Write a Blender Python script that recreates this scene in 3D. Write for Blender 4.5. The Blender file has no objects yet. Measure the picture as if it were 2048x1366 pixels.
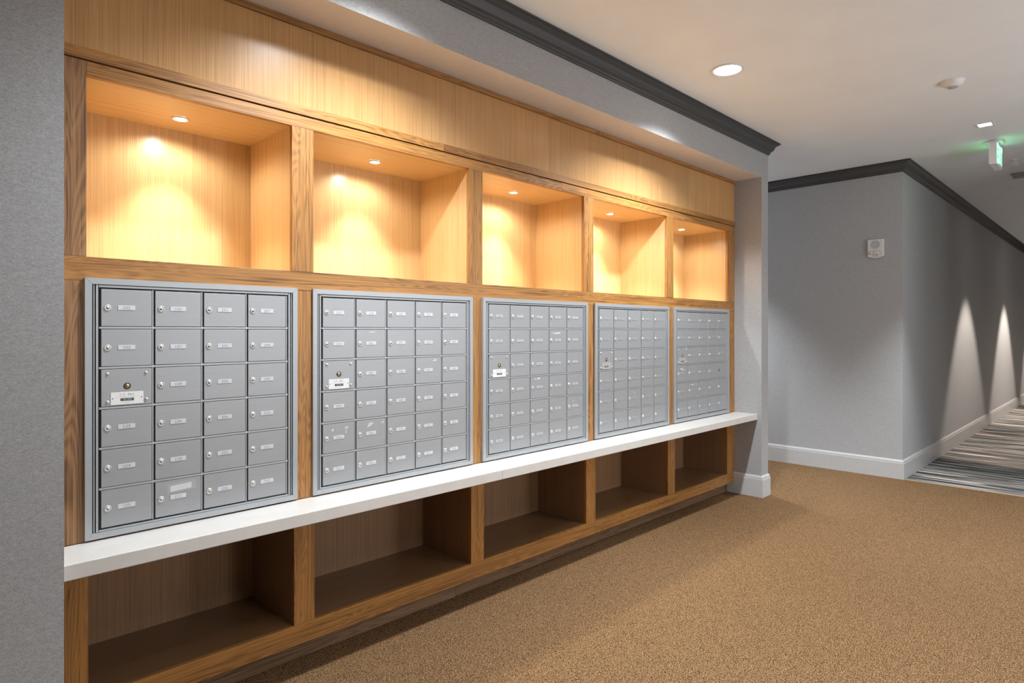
import bpy, bmesh, math, random
from mathutils import Vector, Matrix
C = bpy.context.scene.collection
random.seed(7)
PI = math.pi

# ------------------------------------------------------------ camera, world, exposure, lamps
CEIL = 3.037
F = 1255.78; TH = 0.784; CAM = (0.0, -2.51, 1.422)
cam = bpy.data.cameras.new('camera'); co = bpy.data.objects.new('camera', cam); C.objects.link(co)
cam.sensor_width = 36; cam.lens = F * 36 / 2048; cam.shift_y = -(683 - 660.75) / 2048
co.location = CAM; co.rotation_euler = (PI / 2, 0, TH - PI / 2)
cam.clip_start = 0.05; cam.clip_end = 100
bpy.context.scene.camera = co
w = bpy.data.worlds.new('world'); bpy.context.scene.world = w; w.use_nodes = True
w.node_tree.nodes['Background'].inputs[0].default_value = (0.5, 0.5, 0.5, 1)
w.node_tree.nodes['Background'].inputs[1].default_value = 0.05
vs = bpy.context.scene.view_settings
vs.view_transform = 'Standard'; vs.look = 'None'; vs.gamma = 1; vs.use_curve_mapping = False
vs.exposure = 0.9

def lamp(name, kind, loc, power, color, size=0.04, angle=120, blend=0.6, rot=(0, 0, 0), sx=1, sy=1, spread=180):
    d = bpy.data.lights.new(name, kind); d.energy = power; d.color = color
    if kind == 'SPOT':
        d.spot_size = math.radians(angle); d.spot_blend = blend; d.shadow_soft_size = size
    elif kind == 'AREA':
        d.shape = 'RECTANGLE'; d.size = sx; d.size_y = sy; d.spread = math.radians(spread)
    else: d.shadow_soft_size = size
    o = bpy.data.objects.new(name, d); C.objects.link(o); o.location = loc; o.rotation_euler = rot
    return o
WARM = (1.0, 0.93, 0.80); ROOM = (0.90, 0.955, 1.0); COOL = (0.93, 0.97, 1.0)
NICHE_X = (0.853, 1.77, 2.77, 3.78, 4.80)
for x in NICHE_X:
    lamp('niche_spot', 'SPOT', (x, 0.24, 2.268), 27.0, WARM, 0.018, 82, 0.75)
    lamp('niche_spill', 'SPOT', (x, 0.24, 2.268), 5.5, WARM, 0.018, 165, 0.5)
# (x, y, power, angle) of the round recessed downlights of the room
DOWNLIGHTS = [(3.695, -0.71, 165, 132), (1.45, -0.71, 130, 132), (-0.8, -0.71, 8, 132),
              (3.33, -1.66, 95, 72), (1.1, -1.95, 70, 80), (1.6, -3.6, 60, 130), (4.3, -3.4, 60, 130), (6.05, 1.0, 190, 84)]  # those near and behind the camera are unseen, added to light the room
for x, y, p, a in DOWNLIGHTS:
    lamp('room_spot', 'SPOT', (x, y, CEIL - 0.035), p, ROOM, 0.045, a, 0.8)
SQUARES = [(6.10, -1.66, 190), (10.0, -1.66, 210), (13.3, -1.66, 340), (16.8, -1.66, 300)]
for x, y, p in SQUARES:
    lamp('corridor_spot', 'SPOT', (x, y, CEIL - 0.03), p, (1.0, 0.87, 0.76) if x > 7 else ROOM, 0.03, 66 if x > 7 else 78, 0.35 if x > 7 else 0.8)
lamp('window_light', 'AREA', (5.9, -4.56, 1.85), 9, COOL, rot=(PI / 2, 0, 0), sx=1.5, sy=1.8)  # area lights of the unseen windows added behind the camera
lamp('window_light', 'AREA', (4.35, -4.56, 1.45), 20, COOL, rot=(PI / 2, 0, 0), sx=0.7, sy=1.1)
lamp('window_light', 'AREA', (2.3, -4.56, 1.45), 13, COOL, rot=(PI / 2, 0, 0), sx=0.7, sy=1.1)
lamp('added_sconce_bulb', 'POINT', (6.765, 2.2, 1.98), 12, ROOM, 0.03)  # bulb of the sconce added out of view in the lobby

# ------------------------------------------------------------ helpers
def tag(o, label=None, cat=None, group=None, kind=None):
    if label: o['label'] = label
    if cat: o['category'] = cat
    if group: o['group'] = group
    if kind: o['kind'] = kind
    return o
def empty(name, loc, rz=0):
    o = bpy.data.objects.new(name, None); o.empty_display_size = 0.1; C.objects.link(o)
    o.location = loc; o.rotation_euler = (0, 0, rz); return o
def abs_loc(o):
    v = Vector((0, 0, 0))
    while o is not None: v += o.location; o = o.parent
    return v
def link(name, me, parent=None, wloc=(0, 0, 0)):
    """link mesh data as an object whose origin is at world position wloc"""
    o = bpy.data.objects.new(name, me); C.objects.link(o)
    if parent is not None:
        o.parent = parent; o.location = Vector(wloc) - abs_loc(parent)
    else: o.location = wloc
    return o
def bm_box(bm, x0, x1, y0, y1, z0, z1, mi=0, bev=0.0):
    b = bmesh.new()
    bmesh.ops.create_cube(b, size=1.0)
    for v in b.verts:
        v.co = Vector(((v.co.x + .5) * (x1 - x0) + x0, (v.co.y + .5) * (y1 - y0) + y0, (v.co.z + .5) * (z1 - z0) + z0))
    if bev: bmesh.ops.bevel(b, geom=list(b.edges), offset=bev, segments=2, affect='EDGES', profile=0.5)
    for f in b.faces: f.material_index = mi
    me = bpy.data.meshes.new('tmp'); b.to_mesh(me); b.free(); bm.from_mesh(me); bpy.data.meshes.remove(me)
def finish(bm, name, mats, smooth=False):
    bmesh.ops.recalc_face_normals(bm, faces=bm.faces)
    me = bpy.data.meshes.new(name); bm.to_mesh(me); bm.free()
    for m in (mats if isinstance(mats, (list, tuple)) else [mats]): me.materials.append(m)
    if smooth:
        for p in me.polygons: p.use_smooth = True
    return me
def box(name, x0, x1, y0, y1, z0, z1, mat, parent=None, bev=0.0):
    """one box as an object with its origin at the centre of its underside"""
    cx, cy = (x0 + x1) / 2, (y0 + y1) / 2
    bm = bmesh.new(); bm_box(bm, x0 - cx, x1 - cx, y0 - cy, y1 - cy, 0, z1 - z0, 0, bev)
    return link(name, finish(bm, name, mat), parent, (cx, cy, z0))
def bm_lathe(bm, prof, n=24, axis='z', c=(0, 0, 0), mi=0):
    """prof: list of (r, h); axis z up, or axis y (h runs towards -y)"""
    rings = []
    for r, h in prof:
        ring = []
        if r < 1e-6:
            p = (0, 0, h) if axis == 'z' else (0, -h, 0)
            ring = [bm.verts.new(Vector(p) + Vector(c))]
        else:
            for k in range(n):
                a = 2 * PI * k / n
                p = (r * math.cos(a), r * math.sin(a), h) if axis == 'z' else (r * math.cos(a), -h, r * math.sin(a))
                ring.append(bm.verts.new(Vector(p) + Vector(c)))
        rings.append(ring)
    for a, b in zip(rings[:-1], rings[1:]):
        if len(a) == 1 and len(b) == 1: continue
        for k in range(n):
            k2 = (k + 1) % n
            if len(a) == 1: f = bm.faces.new((a[0], b[k], b[k2]))
            elif len(b) == 1: f = bm.faces.new((a[k], a[k2], b[0]))
            else: f = bm.faces.new((a[k], a[k2], b[k2], b[k]))
            f.material_index = mi; f.smooth = True
def sweep(name, prof, path, mat, parent=None):
    """prof: closed polygon of (out, z); path: [(x, y, mx, my)] with the mitre direction at each point"""
    bm = bmesh.new(); rings = []
    for x, y, mx, my in path:
        rings.append([bm.verts.new((x + o * mx, y + o * my, z)) for o, z in prof])
    n = len(prof)
    for a, b in zip(rings[:-1], rings[1:]):
        for k in range(n): bm.faces.new((a[k], a[(k + 1) % n], b[(k + 1) % n], b[k]))
    bm.faces.new(rings[0]); bm.faces.new(list(reversed(rings[-1])))
    return link(name, finish(bm, name, mat), parent)

# ------------------------------------------------------------ materials
def new_mat(name):
    m = bpy.data.materials.new(name); m.use_nodes = True; nt = m.node_tree
    b = nt.nodes['Principled BSDF']; return m, nt, b
def N(nt, t, **k):
    n = nt.nodes.new(t)
    for a, v in k.items():
        if a.startswith('i_'): n.inputs[a[2:].replace('_', ' ')].default_value = v
        else: setattr(n, a, v)
    return n
def ramp(nt, stops, interp='LINEAR'):
    r = N(nt, 'ShaderNodeValToRGB'); cr = r.color_ramp; cr.interpolation = interp
    while len(cr.elements) > 1: cr.elements.remove(cr.elements[-1])
    cr.elements[0].position = stops[0][0]; cr.elements[0].color = (*stops[0][1], 1)
    for p, c in stops[1:]:
        e = cr.elements.new(p); e.color = (*c, 1)
    return r
def plain(name, col, rough=0.5, metal=0.0, spec=0.5, noise=0.0, nscale=30, bump=0.0, bscale=200, coat=0.0):
    m, nt, b = new_mat(name)
    b.inputs['Base Color'].default_value = (*col, 1); b.inputs['Roughness'].default_value = rough
    b.inputs['Metallic'].default_value = metal; b.inputs['Specular IOR Level'].default_value = spec
    b.inputs['Coat Weight'].default_value = coat
    tc = N(nt, 'ShaderNodeTexCoord')
    n = N(nt, 'ShaderNodeTexNoise', i_Scale=nscale, i_Detail=4.0); nt.links.new(tc.outputs['Object'], n.inputs['Vector'])
    k = max(noise, 0.02)
    r = ramp(nt, [(0.3, tuple(c * (1 - k) for c in col)), (0.7, tuple(min(1, c * (1 + k)) for c in col))])
    nt.links.new(n.outputs['Fac'], r.inputs[0]); nt.links.new(r.outputs[0], b.inputs['Base Color'])
    if bump:
        n2 = N(nt, 'ShaderNodeTexNoise', i_Scale=bscale, i_Detail=3.0); nt.links.new(tc.outputs['Object'], n2.inputs['Vector'])
        bp = N(nt, 'ShaderNodeBump', i_Strength=bump, i_Distance=0.002)
        nt.links.new(n2.outputs['Fac'], bp.inputs['Height']); nt.links.new(bp.outputs[0], b.inputs['Normal'])
    return m
def emis(name, col, s):
    m, nt, b = new_mat(name)
    b.inputs['Base Color'].default_value = (*col, 1); b.inputs['Emission Color'].default_value = (*col, 1)
    b.inputs['Emission Strength'].default_value = s; return m
def wood(name, grain, solid, dark, light, rough=0.42, streak=1.0):
    """grain: axis index along which the fibres run; solid: lively board grain, else straight veneer"""
    m, nt, b = new_mat(name); L = nt.links
    tc = N(nt, 'ShaderNodeTexCoord'); oi = N(nt, 'ShaderNodeObjectInfo')
    mul = N(nt, 'ShaderNodeVectorMath', operation='SCALE'); L.new(oi.outputs['Location'], mul.inputs[0]); mul.inputs['Scale'].default_value = 1.37
    add = N(nt, 'ShaderNodeVectorMath', operation='ADD'); L.new(tc.outputs['Object'], add.inputs[0]); L.new(mul.outputs[0], add.inputs[1])
    def scaled(across, along):
        s = [across] * 3; s[grain] = along
        mp = N(nt, 'ShaderNodeMapping'); mp.inputs['Scale'].default_value = s; L.new(add.outputs[0], mp.inputs['Vector']); return mp
    a = scaled(13 if solid else 14, 0.9 if solid else 0.12)
    fine = scaled(420, 4.0); mid = scaled(190 if solid else 260, 2.2 if solid else 0.8)
    n1 = N(nt, 'ShaderNodeTexNoise', i_Scale=1.0, i_Detail=2.0, i_Distortion=(0.6 if solid else 0.0)); L.new(a.outputs[0], n1.inputs['Vector'])
    n2 = N(nt, 'ShaderNodeTexNoise', i_Scale=1.0, i_Detail=3.0, i_Distortion=(0.25 if solid else 0.0)); L.new(mid.outputs[0], n2.inputs['Vector'])
    n3 = N(nt, 'ShaderNodeTexNoise', i_Scale=1.0, i_Detail=2.0); L.new(fine.outputs[0], n3.inputs['Vector'])
    # rings: sine of the broad noise gives closed cathedral lines on solid boards
    ms = N(nt, 'ShaderNodeMath', operation='MULTIPLY'); L.new(n1.outputs['Fac'], ms.inputs[0]); ms.inputs[1].default_value = 150.0 if solid else 22.0
    sn = N(nt, 'ShaderNodeMath', operation='SINE'); L.new(ms.outputs[0], sn.inputs[0])
    def wadd(x, wx, y, wy):
        p = N(nt, 'ShaderNodeMath', operation='MULTIPLY'); L.new(x, p.inputs[0]); p.inputs[1].default_value = wx
        q = N(nt, 'ShaderNodeMath', operation='MULTIPLY_ADD'); L.new(y, q.inputs[0]); q.inputs[1].default_value = wy; L.new(p.outputs[0], q.inputs[2]); return q.outputs[0]
    s = wadd(n2.outputs['Fac'], (0.75 if solid else 0.55) * streak, n3.outputs['Fac'], 0.45 * streak)
    s = wadd(sn.outputs[0], 0.085 if solid else 0.012, s, 1.0)
    s = wadd(n1.outputs['Fac'], 0.35 if solid else 0.12, s, 1.0)
    c = (0.6 if solid else 0.5) * streak + (0.175 if solid else 0.06)
    r = ramp(nt, [(max(0, c - 0.24), dark), (c, tuple((d + l * 2) / 3 for d, l in zip(dark, light))), (min(1, c + 0.2), light)])
    L.new(s, r.inputs[0])
    hs = N(nt, 'ShaderNodeHueSaturation'); L.new(r.outputs[0], hs.inputs['Color'])
    mr = N(nt, 'ShaderNodeMapRange'); L.new(oi.outputs['Random'], mr.inputs[0]); mr.inputs[3].default_value = 0.9; mr.inputs[4].default_value = 1.1
    L.new(mr.outputs[0], hs.inputs['Value']); L.new(hs.outputs[0], b.inputs['Base Color'])
    b.inputs['Roughness'].default_value = rough
    bp = N(nt, 'ShaderNodeBump', i_Strength=0.12, i_Distance=0.0008); L.new(s, bp.inputs['Height']); L.new(bp.outputs[0], b.inputs['Normal'])
    return m
OD, OL = (0.15, 0.062, 0.018), (0.48, 0.224, 0.060)
VD, VL = (0.33, 0.168, 0.062), (0.61, 0.345, 0.140)
veneer_z = wood('oak_veneer_vertical', 2, False, VD, VL, 0.28)
niche_z = wood('niche_veneer_vertical', 2, False, (.42, .25, .11), (.67, .455, .225), 0.28)
niche_x = wood('niche_veneer_lengthwise', 0, False, (.42, .25, .11), (.67, .455, .225), 0.4)
veneer_x = wood('oak_veneer_lengthwise', 0, False, VD, VL, 0.40)
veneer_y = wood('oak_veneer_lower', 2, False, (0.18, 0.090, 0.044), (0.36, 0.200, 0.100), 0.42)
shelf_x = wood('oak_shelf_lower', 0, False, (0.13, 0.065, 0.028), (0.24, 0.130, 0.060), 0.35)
solid_z = wood('solid_oak_upright', 2, True, OD, OL, 0.42)
solid_x = wood('solid_oak_lengthwise', 0, True, OD, OL, 0.42)
solid_shaded = wood('solid_oak_painted_shade', 2, True, (0.10, 0.047, 0.020), (0.34, 0.175, 0.075), 0.42)  # same oak, dimmer light at the left end painted into its colour
toe_wood = wood('toe_kick_oak', 0, True, (0.12, 0.065, 0.035), (0.30, 0.18, 0.10), 0.4)

def wallpaper(name, herring, col):
    m, nt, b = new_mat(name); L = nt.links
    tc = N(nt, 'ShaderNodeTexCoord'); sp = N(nt, 'ShaderNodeSeparateXYZ'); L.new(tc.outputs['Object'], sp.inputs[0])
    def M(op, x, y=None, z=None):
        n = N(nt, 'ShaderNodeMath', operation=op)
        for i, v in enumerate((x, y, z)):
            if v is None: continue
            if isinstance(v, (int, float)): n.inputs[i].default_value = v
            else: L.new(v, n.inputs[i])
        return n.outputs[0]
    u = M('ADD', sp.outputs[0], sp.outputs[1]); z = sp.outputs[2]
    if herring:
        zig = M('ABSOLUTE', M('SUBTRACT', M('FRACT', M('MULTIPLY', u, 1 / 0.052)), 0.5))
        ph = M('ADD', M('MULTIPLY', zig, 0.052 * 0.9), z)
        line = M('SINE', M('MULTIPLY', ph, 2 * PI / 0.0052))
    else:
        line = M('MULTIPLY', M('SINE', M('MULTIPLY', u, 2 * PI / 0.0042)), M('SINE', M('MULTIPLY', z, 2 * PI / 0.0042)))
    mp = N(nt, 'ShaderNodeMapping'); mp.inputs['Scale'].default_value = (90, 90, 330); L.new(tc.outputs['Object'], mp.inputs['Vector'])
    n = N(nt, 'ShaderNodeTexNoise', i_Scale=1.0, i_Detail=4.0); L.new(mp.outputs[0], n.inputs['Vector'])
    n2 = N(nt, 'ShaderNodeTexNoise', i_Scale=260.0, i_Detail=2.0); L.new(tc.outputs['Object'], n2.inputs['Vector'])
    s = M('ADD', M('MULTIPLY', line, 0.22 if herring else 0.05), M('ADD', M('MULTIPLY', n.outputs['Fac'], 0.5), M('MULTIPLY', n2.outputs['Fac'], 0.5)))
    r = ramp(nt, [(0.22, tuple(c * 0.62 for c in col)), (0.78, tuple(c * 1.36 for c in col))]); L.new(s, r.inputs[0])
    L.new(r.outputs[0], b.inputs['Base Color']); b.inputs['Roughness'].default_value = 0.75; b.inputs['Specular IOR Level'].default_value = 0.25
    bp = N(nt, 'ShaderNodeBump', i_Strength=0.25, i_Distance=0.0008); L.new(s, bp.inputs['Height']); L.new(bp.outputs[0], b.inputs['Normal'])
    return m
paper = wallpaper('herringbone_wallcovering', True, (0.38, 0.378, 0.382))
paper2 = wallpaper('woven_wallcovering', False, (0.43, 0.434, 0.442))
paint_white = plain('ceiling_paint', (0.83, 0.865, 0.91), 0.7, spec=0.3, noise=0.01, nscale=3)
paint_soffit = plain('soffit_paint', (0.60, 0.55, 0.52), 0.7, spec=0.3)
paint_trim = plain('baseboard_paint', (0.53, 0.53, 0.53), 0.35)
paint_char = plain('charcoal_crown_paint', (0.060, 0.060, 0.062), 0.4)
stone = plain('white_quartz', (0.69, 0.665, 0.63), 0.28, noise=0.03, nscale=14, coat=0.1)
white_plastic = plain('white_plastic', (0.75, 0.75, 0.75), 0.4)
grey_plastic = plain('grey_grille', (0.45, 0.45, 0.45), 0.5)
dark_gap = plain('dark_gap', (0.02, 0.02, 0.021), 0.6)
black = plain('black', (0.01, 0.01, 0.01), 0.4)
chrome = plain('chrome', (0.70, 0.69, 0.67), 0.28, 0.6)
brass = plain('brass', (0.80, 0.66, 0.36), 0.25, 1.0)
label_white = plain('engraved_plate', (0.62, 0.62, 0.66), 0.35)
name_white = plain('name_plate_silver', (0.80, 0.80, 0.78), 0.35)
label_grey = plain('angle_tinted_plate', (0.40, 0.40, 0.41), 0.35, 0.2)  # grey painted in for the weaker reflection at a slanting view
label_mid = plain('angle_tinted_plate_mid', (0.50, 0.50, 0.53), 0.35, 0.1)  # milder grey, also painted in for the slanting view
name_grey = plain('angle_tinted_name_plate', (0.46, 0.44, 0.42), 0.35, 0.2)  # plate tone lowered to paint in the slanted reflection
ink = plain('engraving', (0.16, 0.16, 0.17), 0.6)
ink_light = plain('fine_print', (0.42, 0.42, 0.42), 0.6)
badge = plain('badge_dark', (0.07, 0.07, 0.075), 0.5)
paper_scrap = plain('paper_scrap', (0.62, 0.62, 0.61), 0.8)
tape = plain('clear_tape', (0.40, 0.40, 0.41), 0.3)
lens_mat = emis('lamp_lens', (1.0, 0.98, 0.95), 6.0)
puck_mat = emis('puck_lens', (1.0, 0.93, 0.82), 14.0)
square_mat = emis('square_lens', (1.0, 0.98, 0.96), 14.0)
exit_green = emis('exit_green', (0.42, 0.98, 0.62), 0.6)
exit_face = plain('exit_face', (0.03, 0.11, 0.06), 0.4)
grey_ink = plain('grey_lettering', (0.30, 0.30, 0.30), 0.6)
strobe_glass = plain('strobe_reflector', (0.82, 0.82, 0.84), 0.15, 1.0)

def brushed(name, col):
    m, nt, b = new_mat(name); L = nt.links
    tc = N(nt, 'ShaderNodeTexCoord'); mp = N(nt, 'ShaderNodeMapping'); mp.inputs['Scale'].default_value = (6, 6, 900); L.new(tc.outputs['Object'], mp.inputs['Vector'])
    n = N(nt, 'ShaderNodeTexNoise', i_Scale=1.0, i_Detail=2.0); L.new(mp.outputs[0], n.inputs['Vector'])
    r = ramp(nt, [(0.2, tuple(c * 0.93 for c in col)), (0.8, tuple(c * 1.07 for c in col))]); L.new(n.outputs['Fac'], r.inputs[0]); L.new(r.outputs[0], b.inputs['Base Color'])
    b.inputs['Metallic'].default_value = 0.35; b.inputs['Roughness'].default_value = 0.42
    bp = N(nt, 'ShaderNodeBump', i_Strength=0.04, i_Distance=0.0005); L.new(n.outputs['Fac'], bp.inputs['Height']); L.new(bp.outputs[0], b.inputs['Normal'])
    return m
alu = brushed('brushed_aluminium', (0.365, 0.37, 0.38))
alu_trim = brushed('aluminium_trim', (0.41, 0.425, 0.44))

def carpet():
    m, nt, b = new_mat('brown_carpet'); L = nt.links
    tc = N(nt, 'ShaderNodeTexCoord')
    n = N(nt, 'ShaderNodeTexNoise', i_Scale=230.0, i_Detail=3.0, i_Roughness=0.75); L.new(tc.outputs['Object'], n.inputs['Vector'])
    v = N(nt, 'ShaderNodeTexVoronoi', i_Scale=260.0); L.new(tc.outputs['Object'], v.inputs['Vector'])
    a = N(nt, 'ShaderNodeMath', operation='MULTIPLY_ADD'); L.new(v.outputs['Distance'], a.inputs[0]); a.inputs[1].default_value = -0.35; L.new(n.outputs['Fac'], a.inputs[2])
    r = ramp(nt, [(0.18, (0.035, 0.019, 0.009)), (0.36, (0.18, 0.099, 0.045)), (0.54, (0.56, 0.36, 0.185))]); L.new(a.outputs[0], r.inputs[0])
    L.new(r.outputs[0], b.inputs['Base Color']); b.inputs['Roughness'].default_value = 0.95; b.inputs['Specular IOR Level'].default_value = 0.1
    bp = N(nt, 'ShaderNodeBump', i_Strength=0.6, i_Distance=0.006); L.new(a.outputs[0], bp.inputs['Height']); L.new(bp.outputs[0], b.inputs['Normal'])
    return m
def striped():
    m, nt, b = new_mat('striped_carpet'); L = nt.links
    tc = N(nt, 'ShaderNodeTexCoord')
    def layer(sx, sy, off, stops, interp='LINEAR'):
        mp = N(nt, 'ShaderNodeMapping'); mp.inputs['Scale'].default_value = (sx, sy, 1); mp.inputs['Location'].default_value = (off, off * .7, 0); L.new(tc.outputs['Object'], mp.inputs['Vector'])
        n = N(nt, 'ShaderNodeTexNoise', i_Scale=1.0, i_Detail=1.5); n.noise_dimensions = '2D'; L.new(mp.outputs[0], n.inputs['Vector'])
        r = ramp(nt, stops, interp); L.new(n.outputs['Fac'], r.inputs[0]); return r
    base = layer(5, 0.5, 3, [(0.36, (0.05, 0.045, 0.042)), (0.46, (0.22, 0.19, 0.165)), (0.56, (0.28, 0.26, 0.235)), (0.66, (0.06, 0.085, 0.09))])
    dark = layer(34, 1.1, 11, [(0.40, (0, 0, 0)), (0.45, (1, 1, 1))])
    lightl = layer(30, 1.0, 47, [(0.63, (0, 0, 0)), (0.67, (1, 1, 1))])
    m1 = N(nt, 'ShaderNodeMix', data_type='RGBA'); L.new(dark.outputs[0], m1.inputs[0]); m1.inputs[6].default_value = (0.02, 0.022, 0.025, 1); L.new(base.outputs[0], m1.inputs[7])
    m2 = N(nt, 'ShaderNodeMix', data_type='RGBA'); L.new(lightl.outputs[0], m2.inputs[0]); L.new(m1.outputs[2], m2.inputs[6]); m2.inputs[7].default_value = (0.72, 0.66, 0.60, 1)
    L.new(m2.outputs[2], b.inputs['Base Color']); b.inputs['Roughness'].default_value = 0.75
    return m
carpet_m = carpet(); striped_m = striped()
edge_strip = plain('beige_edge_strip', (0.38, 0.31, 0.22), 0.7, noise=0.1)

# ------------------------------------------------------------ setting
XC = 6.876; YC = -0.917           # corner of the far grey wall and the corridor wall
CX = 24.0; YR = -2.50; YF = -4.6; XL = -2.6; YB = 3.2
def structure(o): o['kind'] = 'structure'; return o
structure(box('floor', XL - .1, XC, YF - .1, YB + .1, -0.1, 0.0, carpet_m))
structure(box('floor_corridor', XC + 0.03, CX, YR - .1, YC + .05, -0.1, 0.0, striped_m))
structure(box('trim_3', XC, XC + 0.03, YR - .1, YC - .02, -0.1, 0.002, edge_strip))
structure(box('ceiling', XL - .1, CX, YF - .1, YB + .1, CEIL, CEIL + 0.1, paint_white))
YP = -0.24; SOF = 2.728; X0 = 0.383; X1 = 5.284; X2 = 5.416
bm = bmesh.new()
bm_box(bm, XL, X0, YP, 0.60, 0, CEIL)
bm_box(bm, X1, X2, YP, 0.60, 0, CEIL)
bm_box(bm, X0, X1, YP, 0.60, SOF, CEIL)
bm_box(bm, X0, X1, 0.50, 0.60, 0, SOF)
bm_box(bm, X2 - .1, X2, 0.60, YB, 0, CEIL)
me = finish(bm, 'wall_back', [paper, paint_soffit])
for p in me.polygons:
    if p.normal.z < -0.5 and p.center.z > 1: p.material_index = 1
structure(link('wall_back', me))
structure(box('wall_right', XC, XC + .15, YC, YB, 0, CEIL, paper2))
structure(box('wall_corridor', XC + .15, CX, YC, YC + .15, 0, CEIL, paper2))
structure(box('wall_corridor_right', XC, CX, YR - .15, YR, 0, CEIL, paper2))
structure(box('wall_corridor_end', CX, CX + .1, YR, YC, 0, CEIL, paper2))
structure(box('wall_right_front', XC, XC + .15, YF, YR - .15, 0, CEIL, paper2))
structure(box('wall_lobby', X2, XC, YB, YB + .1, 0, CEIL, paper2))
structure(box('wall_left', XL - .1, XL, YF, YP, 0, CEIL, paper2))
# front wall behind the camera, with unseen windows added to light the room
bm = bmesh.new(); ADDED_WINS = [(1.95, 2.65, .9, 2.0), (4.0, 4.7, .9, 2.0), (5.15, 6.65, .95, 2.75)]
xs = XL
for a in ADDED_WINS:
    bm_box(bm, xs, a[0], YF - .1, YF, 0, CEIL); bm_box(bm, a[0], a[1], YF - .1, YF, 0, a[2]); bm_box(bm, a[0], a[1], YF - .1, YF, a[3], CEIL); xs = a[1]
bm_box(bm, xs, XC, YF - .1, YF, 0, CEIL)
structure(link('wall_front', finish(bm, 'wall_front', paper2)))
for i, (x0, x1, z0, z1) in enumerate(ADDED_WINS):
    xm = (x0 + x1) / 2; w2 = (x1 - x0) / 2; h = z1 - z0
    wn = structure(empty('window_%d' % (i + 1), (xm, YF - .065, z0)))
    bm = bmesh.new()
    for a in ((-w2, -w2 + .05, 0, h), (w2 - .05, w2, 0, h), (-w2 + .05, w2 - .05, 0, .05), (-w2 + .05, w2 - .05, h - .05, h)):
        bm_box(bm, a[0], a[1], -.03, .03, a[2], a[3])
    link('window_frame', finish(bm, 'window_frame', paint_trim), wn, (xm, YF - .065, z0))

crown = [(0, CEIL - .100), (.008, CEIL - .100), (.010, CEIL - .090), (.016, CEIL - .086), (.018, CEIL - .074), (.030, CEIL - .066),
         (.040, CEIL - .050), (.046, CEIL - .032), (.060, CEIL - .020), (.070, CEIL - .016), (.070, CEIL - .010), (.080, CEIL - .008), (.080, CEIL - .001), (0, CEIL - .001)]
structure(sweep('trim_1', crown, [(XL, YP, 0, -1), (X2, YP, 1, -1), (X2, YB, 1, 0)], paint_char))
structure(sweep('trim_2', crown, [(XC, YB, -1, 0), (XC, YC, -1, -1), (CX, YC, 0, -1)], paint_char))
base = [(0, 0), (.016, 0), (.016, .150), (.013, .1515), (.013, .154), (.012, .168), (.006, .180), (.003, .1815), (.003, .184), (0, .184)]
structure(sweep('baseboard_back', base, [(X1, 0.068, -1, 0), (X1, YP, -1, -1), (X2, YP, 1, -1), (X2, YB, 1, 0)], paint_trim))
structure(sweep('baseboard_left', base, [(XL, YP, 0, -1), (X0, YP, 1, -1), (X0, -0.22, 1, 0)], paint_trim))
structure(sweep('baseboard_right', base, [(XC, YB, -1, 0), (XC, YC, -1, -1), (CX, YC, 0, -1)], paint_trim))

# ------------------------------------------------------------ the oak mail wall
cab = tag(empty('wall_cabinet', (2.83, 0, 0)), 'built-in oak wall unit with five lit niches above and open cubbies below', 'cabinet')
UP = [(X0 + .001, .486), (1.212, 1.309), (2.194, 2.291), (3.169, 3.268), (4.169, 4.262), (5.152, X1 - .001)]
LO = [(X0 + .001, .491), (1.221, 1.314), (2.209, 2.302), (3.191, 3.290), (4.181, 4.281), (5.145, 5.266)]
ZT0, ZT1 = 1.590, 1.671; NT = 2.281; CT = .708; CB = .658; LF = .180; LB = .096
D = .42; TK = .02
e = .0006
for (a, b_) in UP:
    sm_ = solid_shaded if a < .4 else solid_z
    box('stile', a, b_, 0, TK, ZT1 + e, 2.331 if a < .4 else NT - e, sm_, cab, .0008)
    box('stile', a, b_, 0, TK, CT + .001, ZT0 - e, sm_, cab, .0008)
box('mid_rail', X0 + .001, X1 - .001, 0, TK, ZT0, ZT1, solid_x, cab, .0008)
# head rail in two lengths, groove, projecting band, then veneer panels up to the soffit
for a, b_ in ((.486, 2.95), (2.95, X1 - .001)):
    box('head_rail', a + e, b_ - e, 0, TK, NT, 2.331, solid_x, cab, .0008)
for a, b_ in ((X0 + .001, 2.02), (2.02, 3.90), (3.90, X1 - .001)):
    box('band_rail', a + e, b_ - e, -.006, TK, 2.335, 2.373, solid_x, cab, .001)
SE = [X0 + .001, 1.302, 2.10, 2.837, 3.72, 4.50, X1 - .001]
for a, b_ in zip(SE[:-1], SE[1:]):
    box('upper_panel', a + .0003, b_ - .0003, 0, TK, 2.374, 2.702, veneer_z, cab, .0006)
for a, b_ in ((X0 + .001, 2.14), (2.14, 3.28), (3.28, X1 - .001)):
    box('top_trim', a + e, b_ - e, -.012, TK, 2.703, SOF - .001, solid_x, cab, .001)
box('backing', X0 + .002, X1 - .002, TK + .001, TK + .006, NT + .03, SOF - .002, dark_gap, cab)
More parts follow.
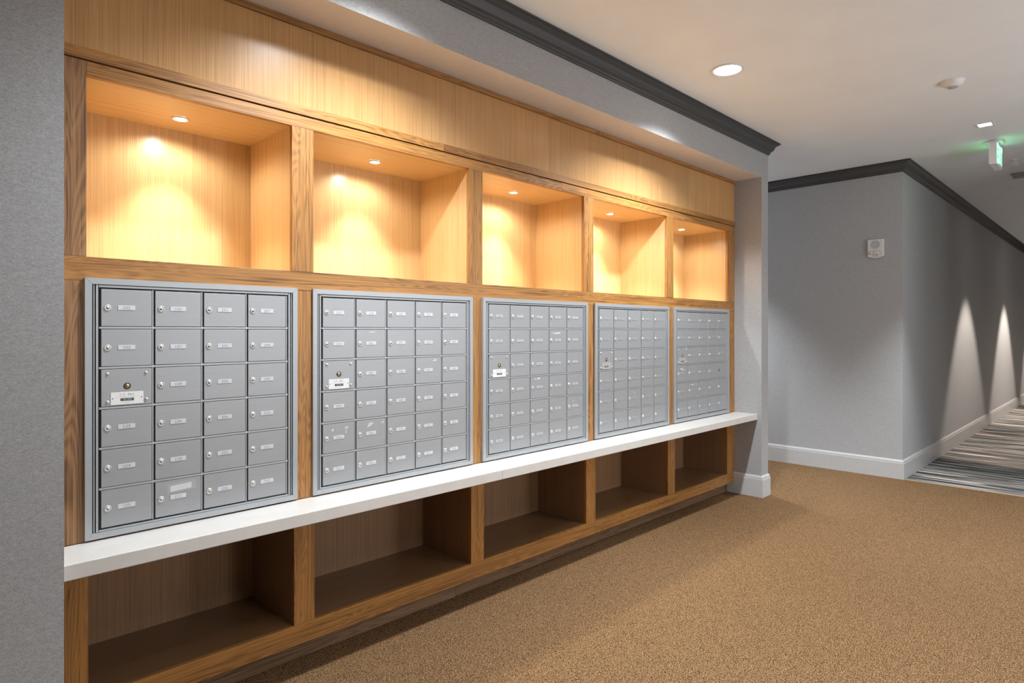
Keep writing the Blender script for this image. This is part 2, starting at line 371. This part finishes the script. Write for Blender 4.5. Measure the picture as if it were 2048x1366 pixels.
# niches
for i in range(5):
    a, b_ = UP[i][1], UP[i + 1][0]
    box('niche_back', a - .0, b_ + .0, D, D + .012, ZT1 - .02, NT + .012, niche_z, cab)
    box('niche_side', a - .018, a, TK, D, ZT1, NT, niche_z, cab)
    box('niche_side', b_, b_ + .018, TK, D, ZT1, NT, niche_z, cab)
    box('niche_ceiling', a, b_, TK, D, NT, NT + .012, niche_x, cab)
    box('niche_shelf', a, b_, TK, D, ZT1 - .018, ZT1, niche_x, cab)
    a, b_ = LO[i][1], LO[i + 1][0]
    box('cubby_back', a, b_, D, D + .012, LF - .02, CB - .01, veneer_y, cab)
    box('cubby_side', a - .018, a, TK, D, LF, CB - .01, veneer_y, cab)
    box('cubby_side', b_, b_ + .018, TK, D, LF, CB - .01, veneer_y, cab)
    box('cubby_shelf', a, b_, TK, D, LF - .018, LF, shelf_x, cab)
for (a, b_) in LO:
    box('lower_stile', a, b_, 0, TK, LF + e, .640 - e, solid_z, cab, .0008)
box('counter_rail', X0 + .001, 5.266, 0, TK, .640, CB - .001, solid_x, cab, .0008)
for a, b_ in ((X0 + .001, 3.29), (3.29, 5.266)):
    box('bottom_rail', a + e, b_ - e, 0, TK, LB, LF, solid_x, cab, .0008)
box('scribe_strip', 5.267, X1 - .001, .002, TK, .186, CB - .001, solid_z, cab)
box('kick_top', X0 + .001, 5.266, TK, .085, LB, LB + .012, shelf_x, cab)
for a, b_ in ((X0 + .001, 2.16), (2.16, 5.262)):
    box('toe_kick', a + e, b_ - e, .070, .085, 0.0005, LB - .0005, toe_wood, cab, .0008)

ct = tag(empty('counter', (2.83, -.1, CB)), 'long white stone ledge running below the mailboxes, projecting from the oak wall unit', 'counter')
for a, b_ in ((X0 + .0015, 2.243), (2.243, X1 - .0015)):
    box('slab', a + .0005, b_ - .0005, -.205, 0.0 - .0005, CB, CT, stone, ct, .003)

# ------------------------------------------------------------ stroke lettering
def arc(cx, cy, rx, ry, a0, a1, n=8):
    return [(cx + rx * math.cos(math.radians(a0 + (a1 - a0) * k / n)), cy + ry * math.sin(math.radians(a0 + (a1 - a0) * k / n))) for k in range(n + 1)]
G = {  # glyph strokes in a cell 1 wide, 1.5 high
 '0': [arc(.5, .75, .45, .75, 90, 450, 14)], '1': [[(.2, 1.2), (.5, 1.5), (.5, 0)], [(.15, 0), (.85, 0)]],
 '2': [arc(.5, 1.08, .42, .42, 170, -40, 7) + [(.05, 0), (.95, 0)]],
 '3': [[(.08, 1.5), (.92, 1.5), (.42, .9)] + arc(.48, .45, .45, .45, 80, -160, 8)],
 '4': [[(.75, 0), (.75, 1.5), (.02, .4), (1, .4)]],
 '5': [[(.9, 1.5), (.18, 1.5), (.12, .85)] + arc(.48, .48, .45, .48, 110, -150, 8)],
 '6': [[(.8, 1.5), (.25, .95)] + arc(.5, .45, .44, .45, 150, 510, 12)],
 '7': [[(.05, 1.5), (.95, 1.5), (.4, 0)]],
 '8': [arc(.5, 1.12, .36, .37, 270, 630, 10), arc(.5, .38, .44, .38, 90, 450, 12)],
 '9': [arc(.5, 1.05, .44, .45, -30, 330, 12) + [(.75, .55), (.2, 0)]],
 'A': [[(0, 0), (.5, 1.5), (1, 0)], [(.2, .5), (.8, .5)]], 'B': [[(.1, 0), (.1, 1.5), (.6, 1.5), (.85, 1.3), (.85, .95), (.6, .78), (.1, .78)], [(.6, .78), (.92, .58), (.92, .2), (.6, 0), (.1, 0)]],
 'E': [[(.95, 1.5), (.1, 1.5), (.1, 0), (.95, 0)], [(.1, .78), (.8, .78)]], 'F': [[(.95, 1.5), (.1, 1.5), (.1, 0)], [(.1, .78), (.8, .78)]],
 'I': [[(.5, 0), (.5, 1.5)]], 'L': [[(.1, 1.5), (.1, 0), (.9, 0)]], 'M': [[(0, 0), (0, 1.5), (.5, .5), (1, 1.5), (1, 0)]],
 'R': [[(.1, 0), (.1, 1.5), (.65, 1.5), (.9, 1.3), (.9, .95), (.65, .78), (.1, .78)], [(.5, .78), (.95, 0)]],
 'S': [arc(.5, 1.1, .42, .4, 40, 270, 7) + arc(.5, .38, .42, .38, 90, -150, 7)], 'T': [[(.5, 0), (.5, 1.5)], [(0, 1.5), (1, 1.5)]],
 'U': [[(.08, 1.5), (.08, .45)] + arc(.5, .42, .42, .42, 180, 360, 6) + [(.92, 1.5)]], 'X': [[(0, 0), (1, 1.5)], [(0, 1.5), (1, 0)]],
 'Y': [[(0, 1.5), (.5, .75), (1, 1.5)], [(.5, .75), (.5, 0)]], '.': [[(.4, 0), (.6, 0)]], ' ': []}
def bm_text(bm, s, cx, cz, h, y, mi, th=0.11, wd=0.62, gap=0.36, depth=0.0003):
    """strokes facing -y, centred at cx with baseline-to-cap height h centred on cz"""
    sc = h / 1.5; adv = (wd * 1.5 + gap) * sc
    W = adv * len(s) - gap * sc; x = cx - W / 2; t = th * sc * 1.5 / 2
    for ch in s:
        for st in G[ch]:
            pts = [(x + px * wd * 1.5 * sc, cz - h / 2 + pz * sc) for px, pz in st]
            for (ax, az), (bx, bz) in zip(pts[:-1], pts[1:]):
                dx, dz = bx - ax, bz - az; l = math.hypot(dx, dz) or 1; ex, ez = dx / l * t * .5, dz / l * t * .5; nx, nz = -dz / l * t, dx / l * t
                q = [(ax - ex + nx, az - ez + nz), (ax - ex - nx, az - ez - nz), (bx + ex - nx, bz + ez - nz), (bx + ex + nx, bz + ez + nz)]
                f0 = [bm.verts.new((a, y, c)) for a, c in q]
                f = bm.faces.new(f0); f.material_index = mi
        x += adv

# ------------------------------------------------------------ mailbox panels
MZ = .7145; MH = .885; BL = .043
AT = .031; AB = .028      # top / bottom border
rows = 6; PZ = (MH - AT - AB) / rows
def door_mesh(w_, h_):
    bm = bmesh.new(); bm_box(bm, -w_ / 2, w_ / 2, -.007, 0, -h_ / 2, h_ / 2, 0, .0008); return finish(bm, 'door', alu)
def lock_mesh():
    bm = bmesh.new()
    bm_lathe(bm, [(.0110, 0), (.0110, .0015), (.0098, .0030), (.0078, .0030), (.0074, .0022), (.0064, .0022), (.0060, .0032), (0, .0034)], 20, 'y')
    # keyhole: small dark teardrop on the plug
    q = [(0, .0022), (.0014, -.0008), (.0021, -.0038), (0, -.0048), (-.0021, -.0038), (-.0014, -.0008)]
    f = bm.faces.new([bm.verts.new((x, -.0040, z)) for x, z in q]); f.material_index = 1
    me = finish(bm, 'lock', [chrome, black]); return me
lockm = lock_mesh()
def screw_mesh():
    bm = bmesh.new(); bm_lathe(bm, [(.0055, 0), (.0055, .001), (.0046, .003), (.0025, .0044), (0, .0048)], 14, 'y'); return finish(bm, 'screw', chrome)
screwm = screw_mesh()
def plate_mesh(num, lm):
    bm = bmesh.new(); bm_box(bm, -.0265, .0265, -.0014, 0, -.0078, .0078, 0, .0003)
    bm_text(bm, num, 0.0, 0.0, .0084, -.0017, 1, th=.10, wd=.70, gap=.42); return finish(bm, 'number_plate', [lm, ink])
def master_bits(door, cx, cz, w_, h_, y, nm):
    for fx, fz in ((.12, .88), (.88, .88), (.12, .12), (.89, .14)):
        link('screw', screwm, door, (cx - w_ / 2 + fx * w_, y, cz - h_ / 2 + fz * h_))
    bm = bmesh.new()
    bm_lathe(bm, [(.0112, 0), (.0112, .0012), (.0080, .0014), (.0078, .0004)], 20, 'y', mi=1)
    bm_lathe(bm, [(.0078, 0), (.0078, .0016), (.0066, .0028), (0, .0030)], 20, 'y', mi=0)
    bm_box(bm, -.0052, .0052, -.0036, -.0028, -.0008, .0008, 1)
    link('brass_lock', finish(bm, 'brass_lock', [brass, black]), door, (cx, y, cz + .004))
    bm = bmesh.new(); pw, ph = .100 * w_ / .154, .043
    bm_box(bm, -pw / 2, pw / 2, -.0014, 0, -ph / 2, ph / 2, 0, .0006)
    bm_text(bm, 'U.S. MAIL', 0, .0135, .0080, -.0017, 2, th=.10, wd=.50, gap=.22)
    bm_box(bm, -.0205, .0205, -.0020, -.0013, -.0085, .0005, 1)
    bm_text(bm, 'SALISBURY', 0, -.004, .0042, -.0023, 3, th=.20, wd=.52, gap=.30)
    for s in (-1, 1): bm_lathe(bm, [(.0020, 0), (.0016, .001), (0, .0012)], 10, 'y', c=(s * (pw / 2 - .006), -.0014, .001), mi=1)
    for z0, x0, x1 in ((.0052, -.036, .036), (-.0145, -.018, .018)):   # unreadable small print: fine hairlines
        x = x0
        while x < x1:
            l = random.uniform(.002, .005); bm_box(bm, x, min(x + l, x1), -.0016, -.0013, z0 - .0004, z0 + .0004, 2); x += l + .0012
    link('name_plate', finish(bm, 'name_plate', [nm, badge, ink_light, label_white]), door, (cx, y, cz - h_ / 2 + .003 + ph / 2 + .0005))
def scrap(door, pts, cx, cz, y, mat, name='paper_scrap', t=.0004):
    bm = bmesh.new()
    a = [bm.verts.new((x, -t, z)) for x, z in pts]; b_ = [bm.verts.new((x, 0, z)) for x, z in pts]; n = len(pts)
    bm.faces.new(a)
    for k in range(n): bm.faces.new((a[k], a[(k + 1) % n], b_[(k + 1) % n], b_[k]))
    link(name, finish(bm, name, mat), door, (cx, y, cz))

COLS = [
 [['101', '102', None, '103', '104', '105'], ['106', '107', '108', '109', '110', '111'], ['201', '202', '203', '204', '205', '206'], ['207', '208', '209', '210', '211', '212']],
 [['213', '214', None, '215', '216', '217'], ['218', '301', '302', '303', '304', '305'], ['306', '307', '308', '309', '310', '311'], ['312', '313', '314', '315', '316', '317'], ['318', '401', '402', '403', '404', '405']],
 [['406', '407', None, '408', '409', '410'], ['411', '412', '413', '414', '415', '416'], ['417', '418', '501', '502', '503', '504'], ['505', '506', '507', '508', '509', '510'], ['511', '512', '513', '514', '515', '516']],
 [['517', '518', None, '601', '602', '603'], ['604', '605', '606', '607', '608', '609'], ['610', '611', '612', '613', '614', '615'], ['616', '617', '618', '701', '702', '703'], ['704', '705', '706', '707', '708', '709']],
 [['710', '711', None, '712', '713', '714'], ['715', '716', '717', '718', '801', '802'], ['803', '804', '805', '806', '807', '808'], ['809', '810', '811', '812', '813', '814'], ['815', '816', '817', '818', '901', '902']]]
MX = [(.479, .751), (1.300, .911), (2.284, .911), (3.2705, .911), (4.2545, .905)]
ML = ['aluminium mailbox panel with four columns of doors, boxes 101 to 212',
      'aluminium mailbox panel second from left, boxes 213 to 405, white scraps on lower doors',
      'aluminium mailbox panel in the middle of the five, starting with boxes 406 and 407',
      'aluminium mailbox panel fourth from left, between the middle panel and the farthest one',
      'aluminium mailbox panel farthest right, next to the wallpapered pillar, one door missing its lock']
SCR = {  # (panel, col, row): list of scrap outlines in fractions of the door (0..1, from lower left)
 (1, 0, 4): [[(.26, .80), (.33, .84), (.34, .76), (.29, .72)], [(.44, .80), (.47, .82), (.47, .79)], [(.66, .82), (.80, .86), (.80, .80), (.74, .78), (.74, .62), (.71, .62), (.72, .79)]],
 (1, 1, 4): [[(.36, .74), (.44, .90), (.60, .86), (.46, .76), (.36, .72)], [(.86, .84), (.93, .90), (.95, .86), (.92, .82), (.87, .80)]],
 (1, 1, 1): [[(.40, .92), (.66, .93), (.60, .89), (.44, .89)]],
 (1, 3, 2): [[(.66, .84), (.70, .90), (.82, .92), (.84, .86)]],
 (2, 3, 1): [[(.10, .84), (.62, .88), (.64, .82), (.40, .80)]],
 (2, 2, 3): [[(.20, .88), (.28, .93), (.28, .86)], [(.34, .92), (.50, .96), (.52, .88), (.36, .87)]],
 (2, 4, 4): [[(.35, .76), (.43, .80), (.42, .74)], [(.86, .82), (.94, .86), (.93, .80)]],
 (3, 2, 4): [[(.42, .80), (.52, .84), (.50, .76)]], (3, 1, 1): [[(.82, .84), (.90, .88), (.88, .82)]],
 (4, 0, 3): [[(.30, .78), (.50, .74), (.72, .68), (.70, .72), (.46, .80), (.34, .82)]],
 (4, 1, 4): [[(.26, .86), (.40, .82), (.70, .84), (.40, .89)]], (4, 2, 4): [[(.24, .88), (.36, .90), (.34, .84)]],
}
GRP = 'aluminium mailbox panels set in the oak wall'
for pi, ((xl, W), cols, lab) in enumerate(zip(MX, COLS, ML)):
    cx = xl + W / 2
    P = tag(empty('mailbox_panel', (cx, 0, MZ)), lab, 'mailbox', GRP)
    # outer trim: four mitred flat bars, with a lip towards the doors
    T = .0205; yf = -.013
    bm = bmesh.new(); o = [(0, 0), (W, 0), (W, MH), (0, MH)]; g = .0004
    for k in range(4):
        a, b_ = o[k], o[(k + 1) % 4]
        ins = [(T, T), (W - T, T), (W - T, MH - T), (T, MH - T)]
        c_, d_ = ins[(k + 1) % 4], ins[k]
        # pull ends in a hair so that the mitre shows as a line
        dx, dz = (b_[0] - a[0]), (b_[1] - a[1]); l = math.hypot(dx, dz); dx, dz = dx / l * g, dz / l * g
        q = [(a[0] + dx, a[1] + dz), (b_[0] - dx, b_[1] - dz), (c_[0] - dx, c_[1] - dz), (d_[0] + dx, d_[1] + dz)]
        fr = [bm.verts.new((x - W / 2, yf, z)) for x, z in q]; bk = [bm.verts.new((x - W / 2, -.0004, z)) for x, z in q]
        bm.faces.new(fr)
        for j in range(4): bm.faces.new((fr[j], fr[(j + 1) % 4], bk[(j + 1) % 4], bk[j]))
    link('outer_trim', finish(bm, 'outer_trim', alu_trim), P, (cx, 0, MZ))
    box('backing', xl + .002, xl + W - .002, -.0024, -.0008, MZ + .002, MZ + MH - .002, dark_gap, P)
    # inner frame: side channels, head and sill
    bm = bmesh.new(); x0 = -W / 2; x1 = W / 2
    for (a, b_) in ((x0 + T + .004, x0 + T + .0075), (x0 + T + .0115, x0 + BL - .0045), (x1 - BL + .0045, x1 - T - .0115), (x1 - T - .0075, x1 - T - .004)):
        bm_box(bm, a, b_, -.0100, -.0024, T + .001, MH - T - .001, 0, .0004)
    bm_box(bm, x0 + BL - .003, x1 - BL + .003, -.0105, -.0024, MH - AT + .0005, MH - T - .002, 0, .0005)
    bm_box(bm, x0 + BL - .003, x1 - BL + .003, -.0105, -.0024, T + .001, AB - .0005, 0, .0005)
    link('inner_frame', finish(bm, 'inner_frame', alu_trim), P, (cx, 0, MZ))
    nc = len(cols); px = (W - 2 * BL) / nc
    hd = None; vd = None
    for r in range(1, rows):
        z = MZ + AB + r * PZ
        if hd is None:
            bm = bmesh.new(); bm_box(bm, x0 + BL - .002, x1 - BL + .002, -.0075, 0, -.0034, .0034, 0, .0006); hd = finish(bm, 'row_divider', alu_trim)
        link('row_divider', hd, P, (cx, -.0024, z))
    for c in range(nc):
        for r in range(rows):
            if vd is None:
                bm = bmesh.new(); bm_box(bm, -.0021, .0021, -.0070, 0, -PZ / 2 + .0032, PZ / 2 - .0032, 0, .0005); vd = finish(bm, 'column_divider', alu_trim)
            if c < nc: link('column_divider', vd, P, (xl + BL + (c + 1) * px - .0035, -.0024, MZ + AB + (r + .5) * PZ))
    dw, dh = px - .0115, PZ - .0105
    dm = door_mesh(dw, dh)
    for c, col in enumerate(cols):
        for r, num in enumerate(col):
            dcx = xl + BL + c * px + .0045 + dw / 2; dcz = MZ + MH - AT - (r + .5) * PZ; yb = -.0024; y = yb - .0071
            if num is None:
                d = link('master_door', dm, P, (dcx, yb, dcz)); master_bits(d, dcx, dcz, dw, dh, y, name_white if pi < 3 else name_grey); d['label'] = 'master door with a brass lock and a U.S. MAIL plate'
                continue
            d = link('mailbox_door', dm, P, (dcx, yb, dcz))
            lx = dcx - dw / 2 + .0185
            if (pi, c, r) == (4, 4, 3):
                bm = bmesh.new(); bm_box(bm, -.006, .006, -.0004, 0, -.009, .009); link('lock_hole', finish(bm, 'lock_hole', black), d, (lx, y, dcz)); d['label'] = 'door with a black hole where its lock is missing'
            else: link('lock', lockm, d, (lx, y, dcz))
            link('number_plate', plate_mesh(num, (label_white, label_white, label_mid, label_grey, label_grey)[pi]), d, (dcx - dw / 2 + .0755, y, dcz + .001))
            for k in SCR.get((pi, c, r), []):
                scrap(d, [(fx * dw, fz * dh) for fx, fz in k], dcx - dw / 2, dcz - dh / 2, y, paper_scrap)
            if (pi, c, r) == (0, 1, 5):
                d['label'] = 'door 111 with a taped white paper slip'
                scrap(d, [(-.050, -.014), (.050, -.010), (.050, .026), (-.050, .022)], dcx + .010, dcz + .030, y, tape, 'tape', .0002)
                scrap(d, [(-.036, -.011), (.036, -.006), (.036, .015), (-.036, .010)], dcx + .008, dcz + .0315, y - .0003, paper_scrap, 'paper_slip')

# ------------------------------------------------------------ lamps as fixtures
order = ['first niche from the left', 'second niche from the left', 'middle niche', 'fourth niche from the left', 'niche at the far right end']
for i, x in enumerate(NICHE_X):
    t = tag(empty('puck_light', (x, .24, NT)), 'small round recessed light in the ceiling of the ' + order[i], 'light', 'puck lights in the oak niches')
    bm = bmesh.new(); bm_lathe(bm, [(.0335, -.0002), (.0335, -.004), (.030, -.006), (.025, -.006), (.023, -.0035)], 28)
    link('trim_ring', finish(bm, 'trim_ring', chrome), t, (x, .24, NT))
    bm = bmesh.new(); bm_lathe(bm, [(.0235, -.0003), (.0235, -.0036), (0, -.0040)], 28)
    link('lens', finish(bm, 'lens', puck_mat), t, (x, .24, NT))
DL = ['round recessed downlight glowing in the white ceiling in front of the middle niches', 'round recessed downlight above the left mailboxes, outside the top of the photo',
      'round recessed downlight over the left grey wall, outside the photo', 'round recessed downlight just above the top edge of the photo',
      'added round recessed downlight overhead near the camera, unseen', 'added round recessed downlight behind the camera, left of two', 'added round recessed downlight behind the camera, right of two', 'round recessed downlight in the lobby hidden behind the pillar']
for i, (x, y, p, a) in enumerate(DOWNLIGHTS):
    t = tag(empty('recessed_downlight', (x, y, CEIL)), DL[i], 'light', 'round downlights in the ceiling')
    bm = bmesh.new(); bm_lathe(bm, [(.098, -.0002), (.098, -.005), (.094, -.008), (.084, -.008), (.080, -.003), (.078, -.0015)], 40)
    link('trim_ring', finish(bm, 'trim_ring', white_plastic), t, (x, y, CEIL))
    bm = bmesh.new(); bm_lathe(bm, [(.079, -.0005), (.079, -.004), (0, -.005)], 40)
    link('lens', finish(bm, 'lens', lens_mat), t, (x, y, CEIL))
SL = ['small square recessed ceiling light in front of the exit sign', 'small square ceiling light over the corridor, first beyond the exit sign', 'small square ceiling light over the corridor, second beyond the exit sign', 'small square ceiling light at the far end of the corridor']
for i, (x, y, p) in enumerate(SQUARES):
    t = tag(empty('square_downlight', (x, y, CEIL)), SL[i], 'light', 'square corridor lights')
    bm = bmesh.new()
    for a in ((-.06, .06, -.06, -.042), (-.06, .06, .042, .06), (-.06, -.042, -.042, .042), (.042, .06, -.042, .042)):
        bm_box(bm, a[0], a[1], a[2], a[3], -.006, -.0003)
    link('trim_ring', finish(bm, 'trim_ring', white_plastic), t, (x, y, CEIL))
    bm = bmesh.new(); bm_box(bm, -.0415, .0415, -.0415, .0415, -.003, -.0005)
    link('lens', finish(bm, 'lens', square_mat), t, (x, y, CEIL))

# smoke detector
t = tag(empty('smoke_detector', (4.90, -1.66, CEIL)), 'white round smoke detector on the ceiling between the round downlight and the square light', 'detector')
bm = bmesh.new(); bm_lathe(bm, [(.066, -.0003), (.066, -.008), (.060, -.012), (.058, -.020), (.040, -.034), (.030, -.038)], 36)
link('housing', finish(bm, 'housing', white_plastic), t, (4.90, -1.66, CEIL))
bm = bmesh.new(); bm_lathe(bm, [(.029, -.034), (.029, -.041), (.024, -.044), (0, -.045)], 28)
link('sensor_cap', finish(bm, 'sensor_cap', grey_plastic), t, (4.90, -1.66, CEIL))

# exit sign
ex0, ex1 = 6.62, 6.92; ey0, ey1 = -1.667, -1.613; ez0 = 2.828
t = tag(empty('exit_sign', (6.77, -1.64, CEIL)), 'white exit sign with glowing green letters hanging from the corridor ceiling', 'sign')
box('housing', ex0, ex1, ey0, ey1, ez0, CEIL - .018, white_plastic, t, .002)
box('canopy', 6.66, 6.80, -1.70, -1.58, CEIL - .018, CEIL - .0003, white_plastic, t, .002)
for s in (-1, 1):
    yface = ey0 if s < 0 else ey1
    bm = bmesh.new(); bm_box(bm, -.135, .135, -.0008, 0, -.078, .078)
    f = link('face', finish(bm, 'face', exit_face), t, (6.77, yface if s < 0 else yface, (ez0 + CEIL - .018) / 2))
    if s > 0: f.rotation_euler = (0, 0, PI)
    bm = bmesh.new(); bm_text(bm, 'EXIT', 0, 0, .130, -.0025, 0, th=.34, wd=.36, gap=.26)
    l = bpy.data.objects.new('lettering', finish(bm, 'lettering', exit_green)); C.objects.link(l); l.parent = f

# sprinkler head
t = tag(empty('sprinkler', (7.56, -1.69, CEIL)), 'small pendant sprinkler head with a ring on the ceiling beyond the exit sign', 'sprinkler')
bm = bmesh.new(); bm_lathe(bm, [(.040, -.0003), (.040, -.004), (.030, -.008), (.012, -.010), (.010, -.020), (0, -.020)], 24)
link('escutcheon', finish(bm, 'escutcheon', white_plastic), t, (7.56, -1.69, CEIL))
bm = bmesh.new()
for k in range(16):   # yoke ring, in the plane facing the room
    a0, a1 = 2 * PI * k / 16, 2 * PI * (k + 1) / 16
    for (r0, r1) in ((.016, .021),):
        v = [bm.verts.new((d, r * math.cos(a), -.038 + r * math.sin(a))) for d in (-.004, .004) for r, a in ((r0, a0), (r1, a0), (r1, a1), (r0, a1))]
        for q in ((0, 1, 2, 3), (4, 5, 6, 7), (0, 3, 7, 4), (1, 2, 6, 5)): bm.faces.new([v[i] for i in q])
bm_lathe(bm, [(.018, -.060), (.018, -.063), (0, -.063)], 20)
bm_lathe(bm, [(0.003, -.020), (.003, -.060)], 8)
link('frame', finish(bm, 'frame', white_plastic), t, (7.56, -1.69, CEIL))

# ceiling air grille
gx, gy = 8.32, -1.80
t = tag(empty('ceiling_vent', (gx, gy, CEIL)), 'pale rectangular air grille in the corridor ceiling, beyond the sprinkler', 'vent')
bm = bmesh.new()
for a in ((-.20, .20, -.25, -.225), (-.20, .20, .225, .25), (-.20, -.175, -.225, .225), (.175, .20, -.225, .225)): bm_box(bm, *a, -.008, -.0003)
link('frame', finish(bm, 'frame', white_plastic), t, (gx, gy, CEIL))
bm = bmesh.new(); bm_box(bm, -.175, .175, -.225, .225, -.0018, -.0005)
link('backing', finish(bm, 'backing', dark_gap), t, (gx, gy, CEIL))
bm = bmesh.new(); bm_box(bm, -.026, .026, -.224, .224, -.006, -.002); sm = finish(bm, 'slat', grey_plastic)
for k in range(3): link('slat', sm, t, (gx - .105 + k * .105, gy, CEIL))

# fire alarm speaker strobe on the far wall
fy, fz = -.692, 2.13
t = tag(empty('fire_alarm', (XC, fy, fz)), 'white wall-mounted fire alarm speaker with strobe on the grey wall', 'alarm')
bm = bmesh.new(); n = 10
prof = [(-.066, .018), (-.066, .180), (.066, .180), (.066, .018)] + [(.066 - .132 * k / n, .018 - .018 * math.sin(PI * k / n)) for k in range(1, n)]
a = [bm.verts.new((-.030, y, z)) for y, z in prof]; b_ = [bm.verts.new((-.0003, y * 1.04, z)) for y, z in prof]
bm.faces.new(a)
for k in range(len(prof)): bm.faces.new((a[k], a[(k + 1) % len(prof)], b_[(k + 1) % len(prof)], b_[k]))
link('housing', finish(bm, 'housing', white_plastic), t, (XC, fy, fz))
bm = bmesh.new()
for k in range(6):
    r = .040 - k * .006
    bm_lathe(bm, [(r, 0), (r, .0012), (r - .003, .0012), (r - .003, 0)], 28, 'y')
o = link('speaker_grille', finish(bm, 'speaker_grille', grey_plastic), t, (XC - .0302, fy, fz + .130)); o.rotation_euler = (0, 0, -PI / 2)
bm = bmesh.new(); bm_box(bm, -.056, .056, -.012, 0, -.016, .016, 0, .005)
for k in range(5): bm_lathe(bm, [(.010, .0115), (.007, .014), (0, .015)], 12, 'y', c=(-.04 + k * .02, 0, .002 * (-1) ** k))
o = link('strobe', finish(bm, 'strobe', strobe_glass), t, (XC - .0302, fy, fz + .050)); o.rotation_euler = (0, 0, -PI / 2)
bm = bmesh.new(); bm_text(bm, 'FIRE', 0, 0, .013, -.0006, 0, th=.2, wd=.5, gap=.6)
o = link('lettering', finish(bm, 'lettering', grey_ink), t, (XC - .0302, fy, fz + .020)); o.rotation_euler = (0, 0, -PI / 2)

# made-up lobby wall sconce, unseen round the corner, added for its light
t = tag(empty('added_sconce', (XC, 2.2, 1.85)), 'small half-round wall sconce added unseen in the lobby behind the wallpapered pillar', 'light')
bm = bmesh.new(); bm_box(bm, -.018, -.0005, -.05, .05, 0, .16, 0, .003)
link('backplate', finish(bm, 'backplate', white_plastic), t, (XC, 2.2, 1.85))
bm = bmesh.new(); bm_lathe(bm, [(.02, .02), (.06, .05), (.075, .10), (.072, .10), (.058, .054), (.02, .026)], 24, c=(-.095, 0, 0))
link('shade', finish(bm, 'shade', white_plastic), t, (XC, 2.2, 1.85))
bm = bmesh.new(); bm_box(bm, -.09, -.018, -.008, .008, .015, .03)
link('arm', finish(bm, 'arm', chrome), t, (XC, 2.2, 1.85))
